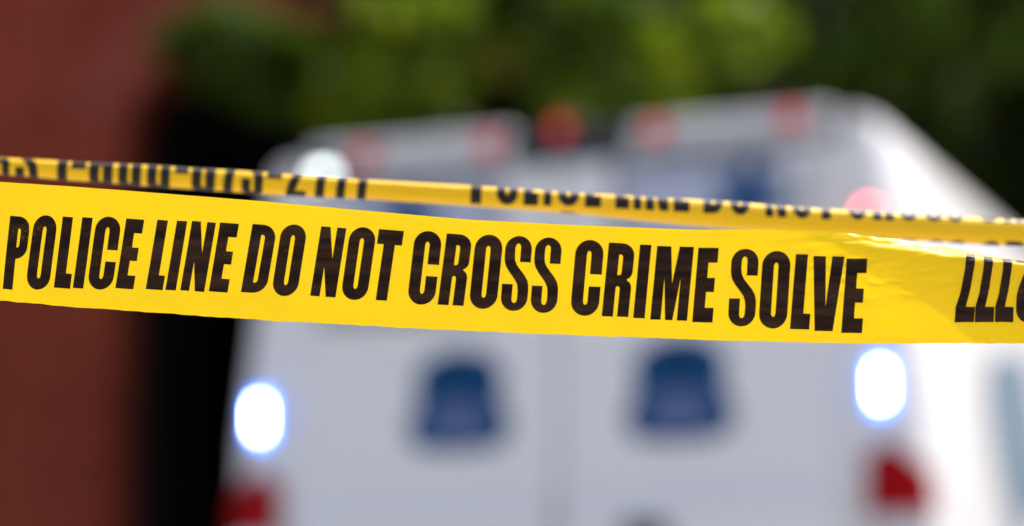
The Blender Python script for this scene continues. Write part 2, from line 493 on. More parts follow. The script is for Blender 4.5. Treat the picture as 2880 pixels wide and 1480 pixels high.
tree('sapling_tree', (0.75, 12.6, 0), 5.5, (0.7, 12.5, 3.9), (1.6, 0.5, 1.0), 8, M['leaf_dark'], 'dark leafed tree standing close against the brick gateway', 60, 0.9, 0.12)
tree('broad_tree', (3.9, 17.5, 0), 8.5, (3.2, 17.2, 5.2), (2.8, 2.0, 2.9), 11, M['leaf_dark'], 'dark dense tree standing behind the front of the van', 70, 1.0, 0.16)
tree('slim_tree', (1.6, 15.9, 0), 7.5, (2.2, 15.6, 5.0), (1.5, 1.2, 1.6), 23, M['leaf_dark'], 'slim dark green tree at the right end of the brick gateway', 26, 0.9, 0.14)
tree('tall_tree', (6.6, 21.5, 0), 10, (6.0, 21.0, 6.0), (3.4, 2.4, 3.8), 31, M['leaf'], 'tall mid green tree in front of the brown brick terrace', 70, 1.0, 0.19)
tree('rear_tree', (1.5, 24.5, 0), 10, (1.8, 24.5, 6.0), (3.8, 2.2, 4.2), 47, M['leaf_dark'], 'big dark tree rising behind the slim dark green tree', 80, 1.0, 0.22)
tree('corner_tree', (5.3, 14.6, 0), 6, (4.9, 14.6, 3.6), (1.9, 1.4, 2.0), 59, M['leaf'], 'bushy low tree beside the front of the van', 34, 1.0, 0.14)

# ------------------------------------------------------------------ ambulance van
PSI = R(21.5)
VAN = Vector((0.137, 7.828, 0))
van = empty('ambulance_van', VAN, -PSI, 'white raised roof ambulance van with lit blue lamps, seen from behind', 'van')

HALF = [(0.80, 0.40), (0.93, 0.42), (0.985, 0.50), (1.01, 0.85), (1.022, 1.25), (1.022, 1.45), (1.012, 1.65), (0.99, 1.85), (0.96, 2.08), (0.935, 2.30),
        (0.925, 2.39), (0.908, 2.442), (0.87, 2.460), (0.81, 2.452), (0.765, 2.42), (0.73, 2.395), (0.40, 2.405), (0.0, 2.41)]
ST = [(0.0, 0.968, 1.0), (0.012, 0.982, 1.0), (0.05, 1.0, 1.0), (0.6, 1, 1), (1.3, 1, 1), (2.0, 1, 1), (2.8, 1, 1), (3.5, 1, 1), (4.0, 0.995, 0.985), (4.35, 0.99, 0.88), (4.65, 0.98, 0.60),
      (4.95, 0.97, 0.27), (5.1, 0.965, 0.14), (5.5, 0.95, 0.04), (5.72, 0.90, -0.04), (5.80, 0.80, -0.12)]
def section(wf, k):
    out = []
    for x, z in HALF:
        zz = z if z <= 1.1 else 1.1 + (z - 1.1) * k
        out.append((x * wf, zz))
    return out
def side_x(z):
    return clampi(z, [p[1] for p in HALF[1:11]], [p[0] for p in HALF[1:11]])
bm = bmesh.new()
rings = []
for (y, wf, k) in ST:
    s = section(wf, k)
    full = [(x, z) for x, z in s] + [(-x, z) for x, z in reversed(s[:-1])]
    rings.append([bm.verts.new((x, y, z)) for x, z in full])
for a, b in zip(rings, rings[1:]):
    n = len(a)
    for i in range(n):
        bm.faces.new((a[i], a[(i + 1) % n], b[(i + 1) % n], b[i]))
bm.faces.new(rings[0]); bm.faces.new(list(reversed(rings[-1])))
o = obj('body', bm, M['paint'], van, True)
md = o.modifiers.new('edges', 'EDGE_SPLIT'); md.split_angle = R(40)

# rear doors, with a lower step that stands a little proud
for s in (-1, 1):
    bm = bmesh.new()
    xi, xo0, xo1 = 0.006, 0.80, 0.775
    prism(bm, [(s * xi, 0.62), (s * 0.80, 0.62), (s * 0.80, 1.445), (s * 0.765, 2.0), (s * 0.735, 2.375), (s * xi, 2.375)], -0.030, -0.001, 0.010)
    d = obj('rear_door', bm, M['paint'], van)
    bm = bmesh.new()
    x0, x1 = sorted((s * 0.02, s * 0.79))
    v = [(-0.031, 0.66), (-0.062, 0.70), (-0.062, 1.40), (-0.031, 1.452)]
    a = [bm.verts.new((x0, y, z)) for y, z in v]; b = [bm.verts.new((x1, y, z)) for y, z in v]
    bm.faces.new(a); bm.faces.new(list(reversed(b)))
    for i in range(4):
        bm.faces.new((a[i], a[(i + 1) % 4], b[(i + 1) % 4], b[i]))
    obj('lower_panel', bm, M['paint'], d)
    bm = bmesh.new()
    prism(bm, [(s * 0.19, 1.98), (s * 0.70, 1.98), (s * 0.665, 2.335), (s * 0.19, 2.335)], -0.037, -0.031)
    wdw = obj('window', bm, M['frosted'], d)
    bm = bmesh.new()
    for (q0, q1, q2, q3) in ((0.165, 0.189, 1.955, 2.36), (0.702, 0.722, 1.955, 2.30)):
        add_box(bm, *sorted((s * q0, s * q1)), -0.040, -0.0305, q2, q3)
    add_box(bm, *sorted((s * 0.19, s * 0.70)), -0.040, -0.0305, 1.955, 1.978)
    add_box(bm, *sorted((s * 0.19, s * 0.665)), -0.040, -0.0305, 2.337, 2.36)
    obj('window_seal', bm, M['seal'], wdw)
    # six-armed blue star on the glass
    cx, cz = s * (0.56 if s > 0 else 0.45), 2.235
    star = []
    for k in range(6):
        a = math.pi / 2 + k * math.pi / 3
        dv, pv = Vector((math.cos(a), math.sin(a))), Vector((-math.sin(a), math.cos(a)))
        for (u, q) in ((0.035, -0.024), (0.105, -0.024), (0.105, 0.024), (0.035, 0.024)):
            pt = dv * u + pv * q
            star.append((cx + pt.x, cz + pt.y))
    bm = bmesh.new(); prism(bm, star, -0.041, -0.038)
    obj('star_emblem', bm, M['navy'], wdw)
    # shield shaped department badge
    bx, bz = s * 0.325 + 0.03, 1.71
    def ring(pts):
        return [(bx + x * 1.08, bz + z * 1.08) for x, z in pts]
    half = [(0.0, 0.145), (0.045, 0.142), (0.085, 0.126), (0.115, 0.098), (0.126, 0.06), (0.116, 0.028), (0.120, 0.0), (0.138, -0.025), (0.144, -0.06), (0.132, -0.10), (0.10, -0.122), (0.05, -0.118), (0.0, -0.130)]
    poly = half + [(-x, z) for x, z in reversed(half[1:-1])]
    bm = bmesh.new(); prism(bm, ring(poly), -0.034, -0.031)
    bd = obj('badge', bm, M['navy'], d)
    bm = bmesh.new(); prism(bm, ring([(0.055 * math.cos(2 * math.pi * k / 24), 0.068 + 0.048 * math.sin(2 * math.pi * k / 24)) for k in range(24)]), -0.0372, -0.0342)
    obj('badge_roundel', bm, M['deep_blue'], bd)
    bm = bmesh.new(); prism(bm, ring([(-0.075, -0.085), (-0.085, -0.05), (-0.06, -0.005), (0, 0.01), (0.06, -0.005), (0.085, -0.05), (0.075, -0.085), (0, -0.095)]), -0.0372, -0.0342)
    obj('badge_scroll', bm, M['navy_light'], bd)
    for hz in (0.9, 1.62, 2.22):
        xo = 0.80 if hz < 1.5 else (0.79 if hz < 1.7 else 0.75)
        bm = bmesh.new(); lathe(bm, [(0.014, -0.05), (0.014, 0.05)], 12, 'z', (s * (xo + 0.012), -0.03, hz))
        obj('hinge', bm, M['paint'], d, False)
    bm = bmesh.new()
    if s > 0:
        add_box(bm, 0.20, 0.33, -0.088, -0.064, 1.27, 1.36, 0.012)
        obj('door_handle', bm, M['plastic_black'], d)

# corner lamps, tail lamps
for s in (-1, 1):
    bm = bmesh.new(); add_box(bm, s * 0.915 - 0.035, s * 0.915 + 0.035, -0.022, 0.0, 1.635, 1.77, 0.012)
    h = obj('warning_lamp', bm, M['paint'], van)
    bm = bmesh.new(); add_box(bm, s * 0.915 - 0.024, s * 0.915 + 0.024, -0.034, -0.0225, 1.638, 1.767, 0.005)
    lens = obj('lamp_lens', bm, M['blue_lit'], h)
    box('lamp_core', M['core_lit'], lens, s * 0.915 - 0.009, s * 0.915 + 0.009, -0.037, -0.0345, 1.663, 1.742, 0.001)
    # tail lamp wrapped round the corner
    bm = bmesh.new()
    prof = [(-0.026, 0.865), (-0.032, 0.91), (-0.026, 0.97), (-0.005, 1.008), (0.02, 1.034), (0.05, 1.040), (0.05, 0.985), (0.02, 0.95), (0.002, 0.865)]
    for (z0, z1, mm, nm) in ((1.36, 1.55, 'red_lens', 'tail_lamp'), (1.10, 1.356, 'clear_lens', 'reversing_lamp')):
        bm = bmesh.new()
        top = z1
        a = [bm.verts.new((s * x, y, z0)) for y, x in prof]
        b = [bm.verts.new((s * (x - (0.012 if x > 1 else 0)), y + (0.01 if y < 0.01 else 0), z1 - ((max(0.0, x - 0.94) * 0.7 + max(0.0, 0.91 - x) * 0.9) if nm == 'tail_lamp' else 0.0))) for y, x in prof]
        bm.faces.new(a); bm.faces.new(list(reversed(b)))
        for i in range(len(a)):
            bm.faces.new((a[i], a[(i + 1) % len(a)], b[(i + 1) % len(a)], b[i]))
        obj(nm, bm, M[mm], van)

# rear light bar: two pods greyer than the body, red lamps, a centre lamp in a black gap box, a white scene lamp
def red_lamp(parent, x, y, z, m, r=0.02, rb=0.03):
    bm = bmesh.new(); lathe(bm, [(rb, y), (rb, y - 0.012), (rb * 0.85, y - 0.017)], 24, 'y', (x, 0, z))
    hb = obj('lamp_bezel', bm, M['red_lens'], parent, False)
    bm = bmesh.new(); lathe(bm, [(r, y - 0.0175), (r * 0.9, y - 0.026), (r * 0.5, y - 0.031), (r * 0.1, y - 0.032)], 20, 'y', (x, 0, z))
    obj('lamp_lens', bm, m, hb, True)
for (x0, x1, zt, lx) in ((-0.79, -0.15, 2.503, (-0.60, -0.212)), (0.20, 0.79, 2.488, (0.289, 0.679))):
    bm = bmesh.new()
    add_box(bm, x0, x1, -0.004, 0.20, 2.39, zt, 0.025, 3)
    pod = obj('light_pod', bm, M['pod'], van)
    bm = bmesh.new(); add_box(bm, x0 + 0.02, x1 - 0.01, -0.034, -0.0005, 2.377, 2.3885); add_box(bm, x1 + 0.004, x1 + 0.03, -0.006, 0.15, 2.385, zt - 0.03)  # black strips paint the dark gaps under and beside the pods
    obj('pod_gap_shade', bm, M['plastic_black'], pod)
    for x in lx:
        red_lamp(pod, x, -0.005, 2.455, M['red_lit'])
bm = bmesh.new(); add_box(bm, -0.145, 0.195, -0.012, 0.19, 2.37, 2.48, 0.012); add_box(bm, -0.045, 0.065, 0.0, 0.06, 2.43, 2.515, 0.012)  # wide black box stands in for the dark gap and shades the pod ends
cl = obj('dark_gap_lamp_box', bm, M['plastic_black'], van)
red_lamp(cl, 0.009, -0.013, 2.478, M['red_lit_dim'])
bm = bmesh.new(); add_box(bm, -0.77, -0.66, -0.05, -0.006, 2.375, 2.445, 0.008)
sl = obj('scene_lamp', bm, M['plastic_black'], van)
box('lamp_lens', M['white_lit'], sl, -0.745, -0.685, -0.056, -0.051, 2.385, 2.415, 0.002)
bm = bmesh.new(); add_box(bm, 0.862, 0.915, -0.018, 0.0, 2.15, 2.20, 0.008)
ml = obj('marker_lamp', bm, M['red_lens'], van)
box('lamp_lens', M['red_sunlit_glow'], ml, 0.875, 0.902, -0.024, -0.0185, 2.162, 2.188, 0.002)

# bumper, plate, steps, rails
box('rear_bumper', M['chrome'], van, -0.98, 0.98, -0.16, -0.002, 0.42, 0.60, 0.03)
box('bumper_tread', M['plastic_black'], van, -0.85, 0.85, -0.155, -0.035, 0.602, 0.614)
box('number_plate', M['plate'], van, -0.62, -0.30, -0.070, -0.064, 0.90, 1.06, 0.002)
# side: graphics, sliding door, rub strip
def side_patch(name, m, pts, off, parent, side=1):
    """polygon in (y, z) laid on the body side"""
    tris = tessellate_polygon([[Vector((y, z, 0)) for y, z in pts]])
    bm = bmesh.new()
    vv = [bm.verts.new((y, z, 0)) for y, z in pts]
    for t in tris:
        try:
            bm.faces.new([vv[i] for i in t])
        except ValueError:
            pass
    for zc in np.arange(0.45, 2.5, 0.1):
        bmesh.ops.bisect_plane(bm, geom=bm.verts[:] + bm.edges[:] + bm.faces[:], plane_co=(0, zc, 0), plane_no=(0, 1, 0))
    for v in bm.verts:
        y, z = v.co.x, v.co.y
        v.co = Vector((side * (side_x(z) + off), y, z))
    return obj(name, bm, m, parent)
for s in (1, -1):
    side_patch('side_stripe', M['stripe'], [(1.05, 1.93), (1.3, 1.98), (1.7, 2.0), (1.74, 2.0), (1.74, 1.56), (1.4, 1.48), (1.2, 1.30), (1.08, 1.36), (0.95, 1.52), (0.87, 1.70), (0.92, 1.85)], 0.004, van, s)
    side_patch('side_stripe', M['navy'], [(0.08, 1.02), (1.74, 1.02), (1.74, 1.12), (0.08, 1.12)], 0.004, van, s)
    dr = side_patch('side_door', M['paint'], [(1.75, 0.5), (2.95, 0.5), (2.95, 2.28), (1.75, 2.28)], 0.0025, van, s)
    side_patch('window', M['glass'], [(1.95, 1.55), (2.75, 1.55), (2.75, 2.05), (1.95, 2.05)], 0.008, dr, s)
    cd = side_patch('cab_door', M['paint'], [(3.05, 0.5), (4.15, 0.5), (4.15, 1.5), (3.9, 2.15), (3.05, 2.15)], 0.0025, van, s)
    side_patch('window', M['glass'], [(3.2, 1.5), (4.1, 1.5), (3.85, 2.05), (3.2, 2.05)], 0.008, cd, s)
    bm = bmesh.new(); add_box(bm, *sorted((s * 1.08, s * 1.28)), 4.0, 4.12, 1.35, 1.72, 0.03)
    mr = obj('wing_mirror', bm, M['plastic_black'], van)
    bm = bmesh.new(); tube(bm, [(s * 1.0, 4.1, 1.4), (s * 1.1, 4.06, 1.45)], [0.025, 0.02], 8); obj('mirror_arm', bm, M['plastic_black'], mr)
    box('headlamp', M['clear_lens'], van, *sorted((s * 0.55, s * 0.86)), 5.70, 5.775, 0.86, 1.06, 0.02)
    for wy in (1.15, 4.75):
        bm = bmesh.new(); lathe(bm, [(0.43, s * 0.80), (0.44, s * 1.028), (0.40, s * 1.034)], 36, 'x', (0, wy, 0.43)); obj('wheel_arch', bm, M['plastic_black'], van)
        wh = bpy.data.objects.new('wheel', None); COL.objects.link(wh); wh.parent = van; wh.location = (s * 0.94, wy, 0.355)
        bm = bmesh.new(); lathe(bm, [(0.24, -0.11), (0.33, -0.12), (0.365, -0.09), (0.365, 0.09), (0.33, 0.12), (0.24, 0.11)], 36, 'x'); obj('tyre', bm, M['rubber'], wh, True)
        bm = bmesh.new(); lathe(bm, [(0.24, s * 0.06), (0.238, s * 0.125), (0.20, s * 0.115), (0.10, s * 0.135), (0.06, s * 0.15)], 30, 'x'); obj('rim', bm, M['steel'], wh, True)
# windscreen laid on the sloping front
bm = bmesh.new()
g = [[None] * 7 for _ in range(4)]
for i, (y, wf, k) in enumerate([(4.12, 0.99, 0.955), (4.35, 0.99, 0.88), (4.65, 0.98, 0.60), (4.93, 0.97, 0.29)]):
    for j in range(7):
        x = -0.68 + j * 1.36 / 6
        g[i][j] = bm.verts.new((x, y + 0.02, 1.1 + (2.415 - 1.1) * k + 0.018))
for i in range(3):
    for j in range(6):
        bm.faces.new((g[i][j], g[i][j + 1], g[i + 1][j + 1], g[i + 1][j]))
obj('windscreen', bm, M['glass'], van, True)
box('grille', M['plastic_black'], van, -0.5, 0.5, 5.73, 5.83, 0.66, 0.98, 0.02)
box('front_bumper', M['plastic_black'], van, -0.9, 0.9, 5.70, 5.90, 0.38, 0.62, 0.05)

# ------------------------------------------------------------------ lettering: condensed heavy capitals and figures
def arcpts(cx, cy, rx, ry, a0, a1, n=9):
    return [(cx + rx * math.cos(R(a0 + (a1 - a0) * k / n)), cy + ry * math.sin(R(a0 + (a1 - a0) * k / n))) for k in range(n + 1)]
def slot(x0, x1, y0, y1, ry=0.055):
    cx, rx = (x0 + x1) / 2, (x1 - x0) / 2
    return arcpts(cx, y1 - ry, rx, ry, 0, 180) + arcpts(cx, y0 + ry, rx, ry, 180, 360)
def roundish(ry=0.19):
    return arcpts(0.5, 1 - ry, 0.5, ry, 0, 180, 16) + arcpts(0.5, ry, 0.5, ry, 180, 360, 16)
a, b = 0.42, 0.58
GL = {}
GL['O'] = [roundish(), slot(a, b, 0.15, 0.85)]
GL['0'] = GL['O']
GL['I'] = [[(0, 0), (1, 0), (1, 1), (0, 1)]]
GL['L'] = [[(0, 0), (1, 0), (1, 0.21), (0.63, 0.21), (0.63, 1), (0, 1)]]
GL['E'] = [[(0, 0), (1, 0), (1, 0.195), (0.56, 0.195), (0.56, 0.405), (0.94, 0.405), (0.94, 0.595), (0.56, 0.595), (0.56, 0.80), (1, 0.80), (1, 1), (0, 1)]]
GL['T'] = [[(0.275, 0), (0.725, 0), (0.725, 0.79), (1, 0.79), (1, 1), (0, 1), (0, 0.79), (0.275, 0.79)]]
GL['N'] = [[(0, 0), (0.37, 0), (0.37, 0.42), (0.61, 0), (1, 0), (1, 1), (0.64, 1), (0.64, 0.55), (0.37, 1), (0, 1)]]
GL['M'] = [[(0, 0), (0.28, 0), (0.28, 0.57), (0.40, 0), (0.60, 0), (0.72, 0.57), (0.72, 0), (1, 0), (1, 1), (0.615, 1), (0.5, 0.50), (0.385, 1), (0, 1)]]
GL['V'] = [[(0.22, 0), (0.80, 0), (1, 1), (0.61, 1), (0.51, 0.32), (0.40, 1), (0, 1)]]
GL['C'] = [[(1, 0.55), *arcpts(0.5, 0.81, 0.5, 0.19, 0, 180, 16), *arcpts(0.5, 0.19, 0.5, 0.19, 180, 360, 16), (1, 0.39), (b, 0.39),
            *arcpts(0.5, 0.20, 0.08, 0.055, 0, -180), *arcpts(0.5, 0.80, 0.08, 0.055, 180, 0), (b, 0.55)]]
GL['D'] = [[(0, 0), (0.45, 0), *arcpts(0.45, 0.20, 0.55, 0.20, -90, 0), *arcpts(0.45, 0.80, 0.55, 0.20, 0, 90), (0, 1)],
           [(0.42, 0.15), *arcpts(0.50, 0.205, 0.085, 0.055, -90, 0), *arcpts(0.50, 0.795, 0.085, 0.055, 0, 90), (0.42, 0.85)]]
GL['P'] = [[(0, 0), (0.48, 0), (0.48, 0.42), (0.5, 0.42), *arcpts(0.45, 0.60, 0.55, 0.18, -80, 0), *arcpts(0.45, 0.83, 0.55, 0.17, 0, 90), (0, 1)],
           [(0.46, 0.575), *arcpts(0.51, 0.62, 0.085, 0.045, -90, 0), *arcpts(0.51, 0.79, 0.085, 0.045, 0, 90), (0.46, 0.835)]]
GL['R'] = [[(0, 0), (0.42, 0), (0.42, 0.40), *arcpts(0.49, 0.365, 0.085, 0.05, 90, 0, 5), (0.575, 0), (1, 0), (1, 0.36), *arcpts(0.80, 0.385, 0.2, 0.105, 0, 65, 6), (0.80, 0.505), *arcpts(0.74, 0.62, 0.26, 0.11, -75, 0, 6), *arcpts(0.50, 0.83, 0.5, 0.17, 0, 90), (0, 1)],
           [(0.43, 0.565), *arcpts(0.50, 0.61, 0.085, 0.045, -90, 0), *arcpts(0.50, 0.80, 0.085, 0.045, 0, 90), (0.43, 0.845)]]
GL['S'] = [[(1, 0.655), *arcpts(0.5, 0.82, 0.5, 0.18, 0, 180, 16), (0, 0.72), (0.02, 0.655), (0.08, 0.595), (0.2, 0.53), (0.36, 0.46), (0.50, 0.395), (0.575, 0.34), (0.605, 0.27), (0.605, 0.165), *arcpts(0.5, 0.16, 0.10, 0.055, 0, -180), (0.40, 0.355), (0, 0.355),
            *arcpts(0.5, 0.18, 0.5, 0.18, 180, 360, 16), (1, 0.28), (0.985, 0.345), (0.93, 0.415), (0.81, 0.48), (0.64, 0.55), (0.49, 0.615), (0.41, 0.675), (0.385, 0.745), (0.385, 0.84), *arcpts(0.49, 0.845, 0.10, 0.055, 180, 0), (0.595, 0.655)]]
GL['1'] = [[(0.3, 0), (1, 0), (1, 1), (0.5, 1), (0.42, 0.91), (0.25, 0.85), (0, 0.82), (0, 0.70), (0.3, 0.73)]]
GL['-'] = [[(0, 0.36), (1, 0.36), (1, 0.52), (0, 0.52)]]
GL['7'] = [[(0.12, 0), (0.60, 0), (0.66, 0.3), (0.82, 0.62), (1, 0.80), (1, 1), (0, 1), (0, 0.80), (0.48, 0.80), (0.30, 0.55), (0.17, 0.25)]]
GL['2'] = [[(0, 0), (1, 0), (1, 0.18), (0.48, 0.18), (0.72, 0.38), (0.92, 0.55), (1, 0.66), (1, 0.80), *arcpts(0.5, 0.82, 0.5, 0.18, 0, 180, 14), (0, 0.66), (0.40, 0.66), (0.40, 0.82), *arcpts(0.49, 0.835, 0.09, 0.05, 180, 0), (0.58, 0.70), (0.50, 0.58), (0.22, 0.36), (0.05, 0.22), (0, 0.14)]]
GL['3'] = [[(0.45, 0.455), (0.55, 0.44), (0.58, 0.38), (0.58, 0.20), *arcpts(0.5, 0.17, 0.08, 0.05, 0, -180), (0.42, 0.34), (0, 0.34), *arcpts(0.5, 0.18, 0.5, 0.18, 180, 360, 14), (1, 0.38), (0.95, 0.46), (0.85, 0.51), (0.95, 0.56), (1, 0.64), *arcpts(0.5, 0.82, 0.5, 0.18, 0, 180, 14), (0, 0.70), (0.42, 0.70), *arcpts(0.5, 0.835, 0.08, 0.05, 180, 0), (0.58, 0.64), (0.55, 0.58), (0.45, 0.56)]]
GL['6'] = [[*arcpts(0.5, 0.81, 0.5, 0.19, 0, 180, 14), *arcpts(0.5, 0.19, 0.5, 0.19, 180, 360, 14), (1, 0.48), (0.93, 0.56), (0.8, 0.59), (0.66, 0.58), (0.58, 0.545), (0.58, 0.84), *arcpts(0.5, 0.82, 0.08, 0.05, 30, 150, 4), (0.42, 0.84), (0.42, 0.70), (0.58, 0.70), (1, 0.70)]]
GL['6'] = [roundish(), slot(a, b, 0.15, 0.49)]
GL['8'] = [roundish(), slot(a, b, 0.15, 0.44), slot(a, b, 0.585, 0.85)]

def word_mesh(glyphs, du=9.0, dt=0.02, flat=True):
    """glyphs: (character, x of lower left, width, lean, t0, t1, turned) -> flat bmesh in (strip x, t)"""
    bm = bmesh.new()
    for (ch, x0, wd, lean, t0, t1, turned) in glyphs:
        loops = GL[ch]
        allp = [p for lp in loops for p in lp]
        tris = tessellate_polygon([[Vector((p[0], p[1], 0)) for p in lp] for lp in loops])
        vv = []
        for gx, gy in allp:
            if turned:
                gx, gy = 1 - gx, 1 - gy
            vv.append(bm.verts.new((x0 + gx * wd + lean * gy, (t0 + (t1 - t0) * gy) * 1000.0, 0)))
        for t in tris:
            try:
                bm.faces.new([vv[i] for i in t])
            except ValueError:
                pass
    xs = [v.co.x for v in bm.verts]
    for xc in np.arange(min(xs) + du, max(xs), du):
        bmesh.ops.bisect_plane(bm, geom=bm.verts[:] + bm.edges[:] + bm.faces[:], plane_co=(xc, 0, 0), plane_no=(1, 0, 0))
    ts = [v.co.y for v in bm.verts]
    for tc in np.arange(min(ts) + dt * 1000, max(ts), dt * 1000):
        bmesh.ops.bisect_plane(bm, geom=bm.verts[:] + bm.edges[:] + bm.faces[:], plane_co=(0, tc, 0), plane_no=(0, 1, 0))
    return bm

def ray(px, py):
    xc, yc = (px - 1440) / FPX, (740 - py) / FPX
    return Vector((xc, math.cos(PITCH) - yc * math.sin(PITCH), math.sin(PITCH) + yc * math.cos(PITCH)))
def on_plane(px, py, Y):
    d = ray(px, py)
    return Vector((0, 0, CAM_Z)) + d * (Y / d.y)

TW = 0.0762                                   # width of the tape
# ------------------------------------------------------------------ the tape in front: a hanging band whose top curls back
TOPX = [0, 349, 738, 1000, 1162, 1339, 1594, 1950, 2165, 2357, 2880]
TOPY = [511, 536, 566, 591, 604.5, 619, 633, 645, 646.5, 648, 650]
BOTX = [0, 163, 303, 466, 660, 1000, 1162, 1358, 1594, 1735, 1950, 2206, 2369, 2880]
BOTY = [846, 860, 870, 882, 896.5, 914, 924, 933, 941, 948, 956, 962, 966, 966]
CURX = [2200, 2330, 2400, 2492, 2594, 2696, 2880, 3300]
CURY = [0.0, 0.35, 0.55, 0.75, 0.92, 1.08, 1.32, 1.45]
FOLDY = [1.0, 0.90, 0.86, 0.825, 0.79, 0.75, 0.69, 0.62]       # height of the crease
NT = 60
PXA, PXB = -2560.0, 5240.0
def front_y(px):
    return clampi(px, [-2000, 0, 1600, 2880, 4600], [1.80, 1.84, 1.866, 1.872, 1.885])
_cache = {}
def front_col(px):
    key = round(px, 3)
    if key in _cache:
        return _cache[key]
    Y = front_y(px)
    yb = lerp(px, BOTX, BOTY); yt = lerp(px, TOPX, TOPY)
    if px < 0:
        yb, yt = 846 + 0.045 * px + 0.0, 511 + 0.045 * px
    if px > 2880:
        yb, yt = 966 + 0.01 * (px - 2880), 650 + 0.01 * (px - 2880)
    B, T = on_plane(px, yb, Y), on_plane(px, yt, Y)
    H = (T - B).length
    up = (T - B).normalized()
    back = Vector((0, 1, 0))
    th = clampi(px, CURX, CURY)
    t0 = clampi(px, CURX, FOLDY) + 0.012 * noise.noise(Vector((px * 0.012, 0, 4))) - 0.06
    pts, p = [], B.copy()
    for k in range(NT + 1):
        t = k / NT
        wob = noise.noise(Vector((px * 0.0035, t * 1.3, 2.0))) * 0.0016 + noise.noise(Vector((px * 0.012, t * 4, 7.0))) * 0.00035
        edge = (1 - t) ** 6 * (noise.noise(Vector((px * 0.03, 0, 0))) * 0.0005 + noise.noise(Vector((px * 0.007, 3, 0))) * 0.0007)
        ck = clampi(px, [2150, 2400, 2700, 3100], [0, 1, 1, 0.4]) * clampi(t, [0.3, 0.55, 0.9], [0.12, 1, 0.8])
        wob += ck * (noise.noise(Vector((px * 0.011 + t * 5, t * 16 - px * 0.006, 1.0))) * 0.0010 + abs(noise.noise(Vector((px * 0.016 + t * 6, t * 18 - px * 0.010, 5.0)))) * 0.0014)
        wob += ck * noise.noise(Vector((px * 0.0065, t * 4.0, 9.0))) * 0.002
        pts.append(p + back * wob + up * edge)
        tm = t + 0.5 / NT
        q = min(1.0, max(0.0, (tm - t0) / 0.14))
        ang = th * q * q * (3 - 2 * q)
        p = p + (up * math.cos(ang) + back * math.sin(ang)) * (H / NT)
    _cache[key] = pts
    return pts
def front_p(px, t):
    c = front_col(px)
    f = min(max(t, 0), 1) * NT
    i = min(int(f), NT - 1)
    return c[i].lerp(c[i + 1], f - i)
def strip(fn, xs, nt):
    bm = bmesh.new()
    rows = [[bm.verts.new(fn(x, k / nt)) for k in range(nt + 1)] for x in xs]
    for r0, r1 in zip(rows, rows[1:]):
        for k in range(nt):
            bm.faces.new((r0[k], r1[k], r1[k + 1], r0[k + 1]))
    return bm
def printed(fn, glyphs, parent, label=None, dt=0.02, du=9.0, lift=0.0002, ink='ink'):
    bm = word_mesh(glyphs, du, dt)
    for v in bm.verts:
        px, t = v.co.x, v.co.y / 1000.0
        e = 1.5
        p = fn(px, t)
        n = (fn(px + e, t) - fn(px - e, t)).cross(fn(px, min(1, t + 0.012)) - fn(px, t - 0.012)).normalized()
        v.co = p + n * lift
    o = obj('printed_word', bm, M[ink], parent, True, normals=False)
    if label:
        o['label'] = label
    return o

front = empty('police_tape', (0, 0, 0), 0, 'flat yellow barrier tape reading POLICE LINE DO NOT CROSS CRIME SOLVE', 'tape')
xs = list(np.arange(PXA, -30, 60)) + list(np.arange(-30, 2920, 8)) + list(np.arange(2920, PXB + 1, 40))
obj('film', strip(front_p, xs, NT), M['film'], front, True, normals=False)

TBX = [30, 120, 250, 390, 560, 700, 910, 1090, 1260, 1500, 1720, 1975, 2240, 2395]
TB0 = [0.095, 0.135, 0.165, 0.187, 0.205, 0.222, 0.228, 0.227, 0.221, 0.203, 0.183, 0.157, 0.116, 0.092]
TB1 = [0.715, 0.735, 0.755, 0.772, 0.79, 0.80, 0.83, 0.85, 0.86, 0.862, 0.852, 0.832, 0.782, 0.752]
def gl(ch, x, wd, lean, sc, ox, turned=False):
    x0, w_, l_ = ox + x / sc, wd / sc, lean / sc
    xm = x0 + w_ / 2
    t0, t1 = clampi(xm, TBX, TB0), clampi(xm, TBX, TB1)
    over = 0.012 if ch in 'OCS' else 0.0
    return (ch, x0, w_, l_, t0 - over, t1 + over, turned)
A1 = (2.576, 0); A2 = (2.546, 950); A3 = (2.452, 1880)
WORDS = [
 [('P', 20, 148, 55, *A1), ('O', 184, 168, 70, *A1), ('L', 390, 117, 66, *A1), ('I', 527, 75, 70, *A1), ('C', 628, 182, 74, *A1), ('E', 835, 130, 80, *A1)],
 [('L', 1055, 122, 85, *A1), ('I', 1197, 75, 85, *A1), ('N', 1305, 173, 87, *A1), ('E', 1512, 136, 83, *A1)],
 [('D', 1745, 180, 85, *A1), ('O', 1963, 186, 82, *A1)],
 [('N', 2247, 183, 81, *A1), ('O', 18, 188, 76, *A2), ('T', 222, 178, 74, *A2)],
 [('C', 494, 196, 62, *A2), ('R', 715, 185, 66, *A2), ('O', 936, 198, 54, *A2), ('S', 1160, 190, 48, *A2), ('S', 1374, 190, 46, *A2)],
 [('C', 1662, 202, 47, *A2), ('R', 1890, 190, 52, *A2), ('I', 2115, 82, 50, *A2), ('M', 2237, 263, 51, *A2), ('E', 163, 140, 44, *A3)],
 [('S', 406, 187, 33, *A3), ('O', 618, 194, 34, *A3), ('L', 837, 133, 41, *A3), ('V', 960, 215, 40, *A3), ('E', 1192, 143, 38, *A3)]]
for wd in WORDS:
    late = wd is WORDS[-1]
    printed(front_p, [gl(*g_) for g_ in wd], front, dt=0.015 if late else 0.05, du=8.0, lift=0.0004 if late else 0.0002)
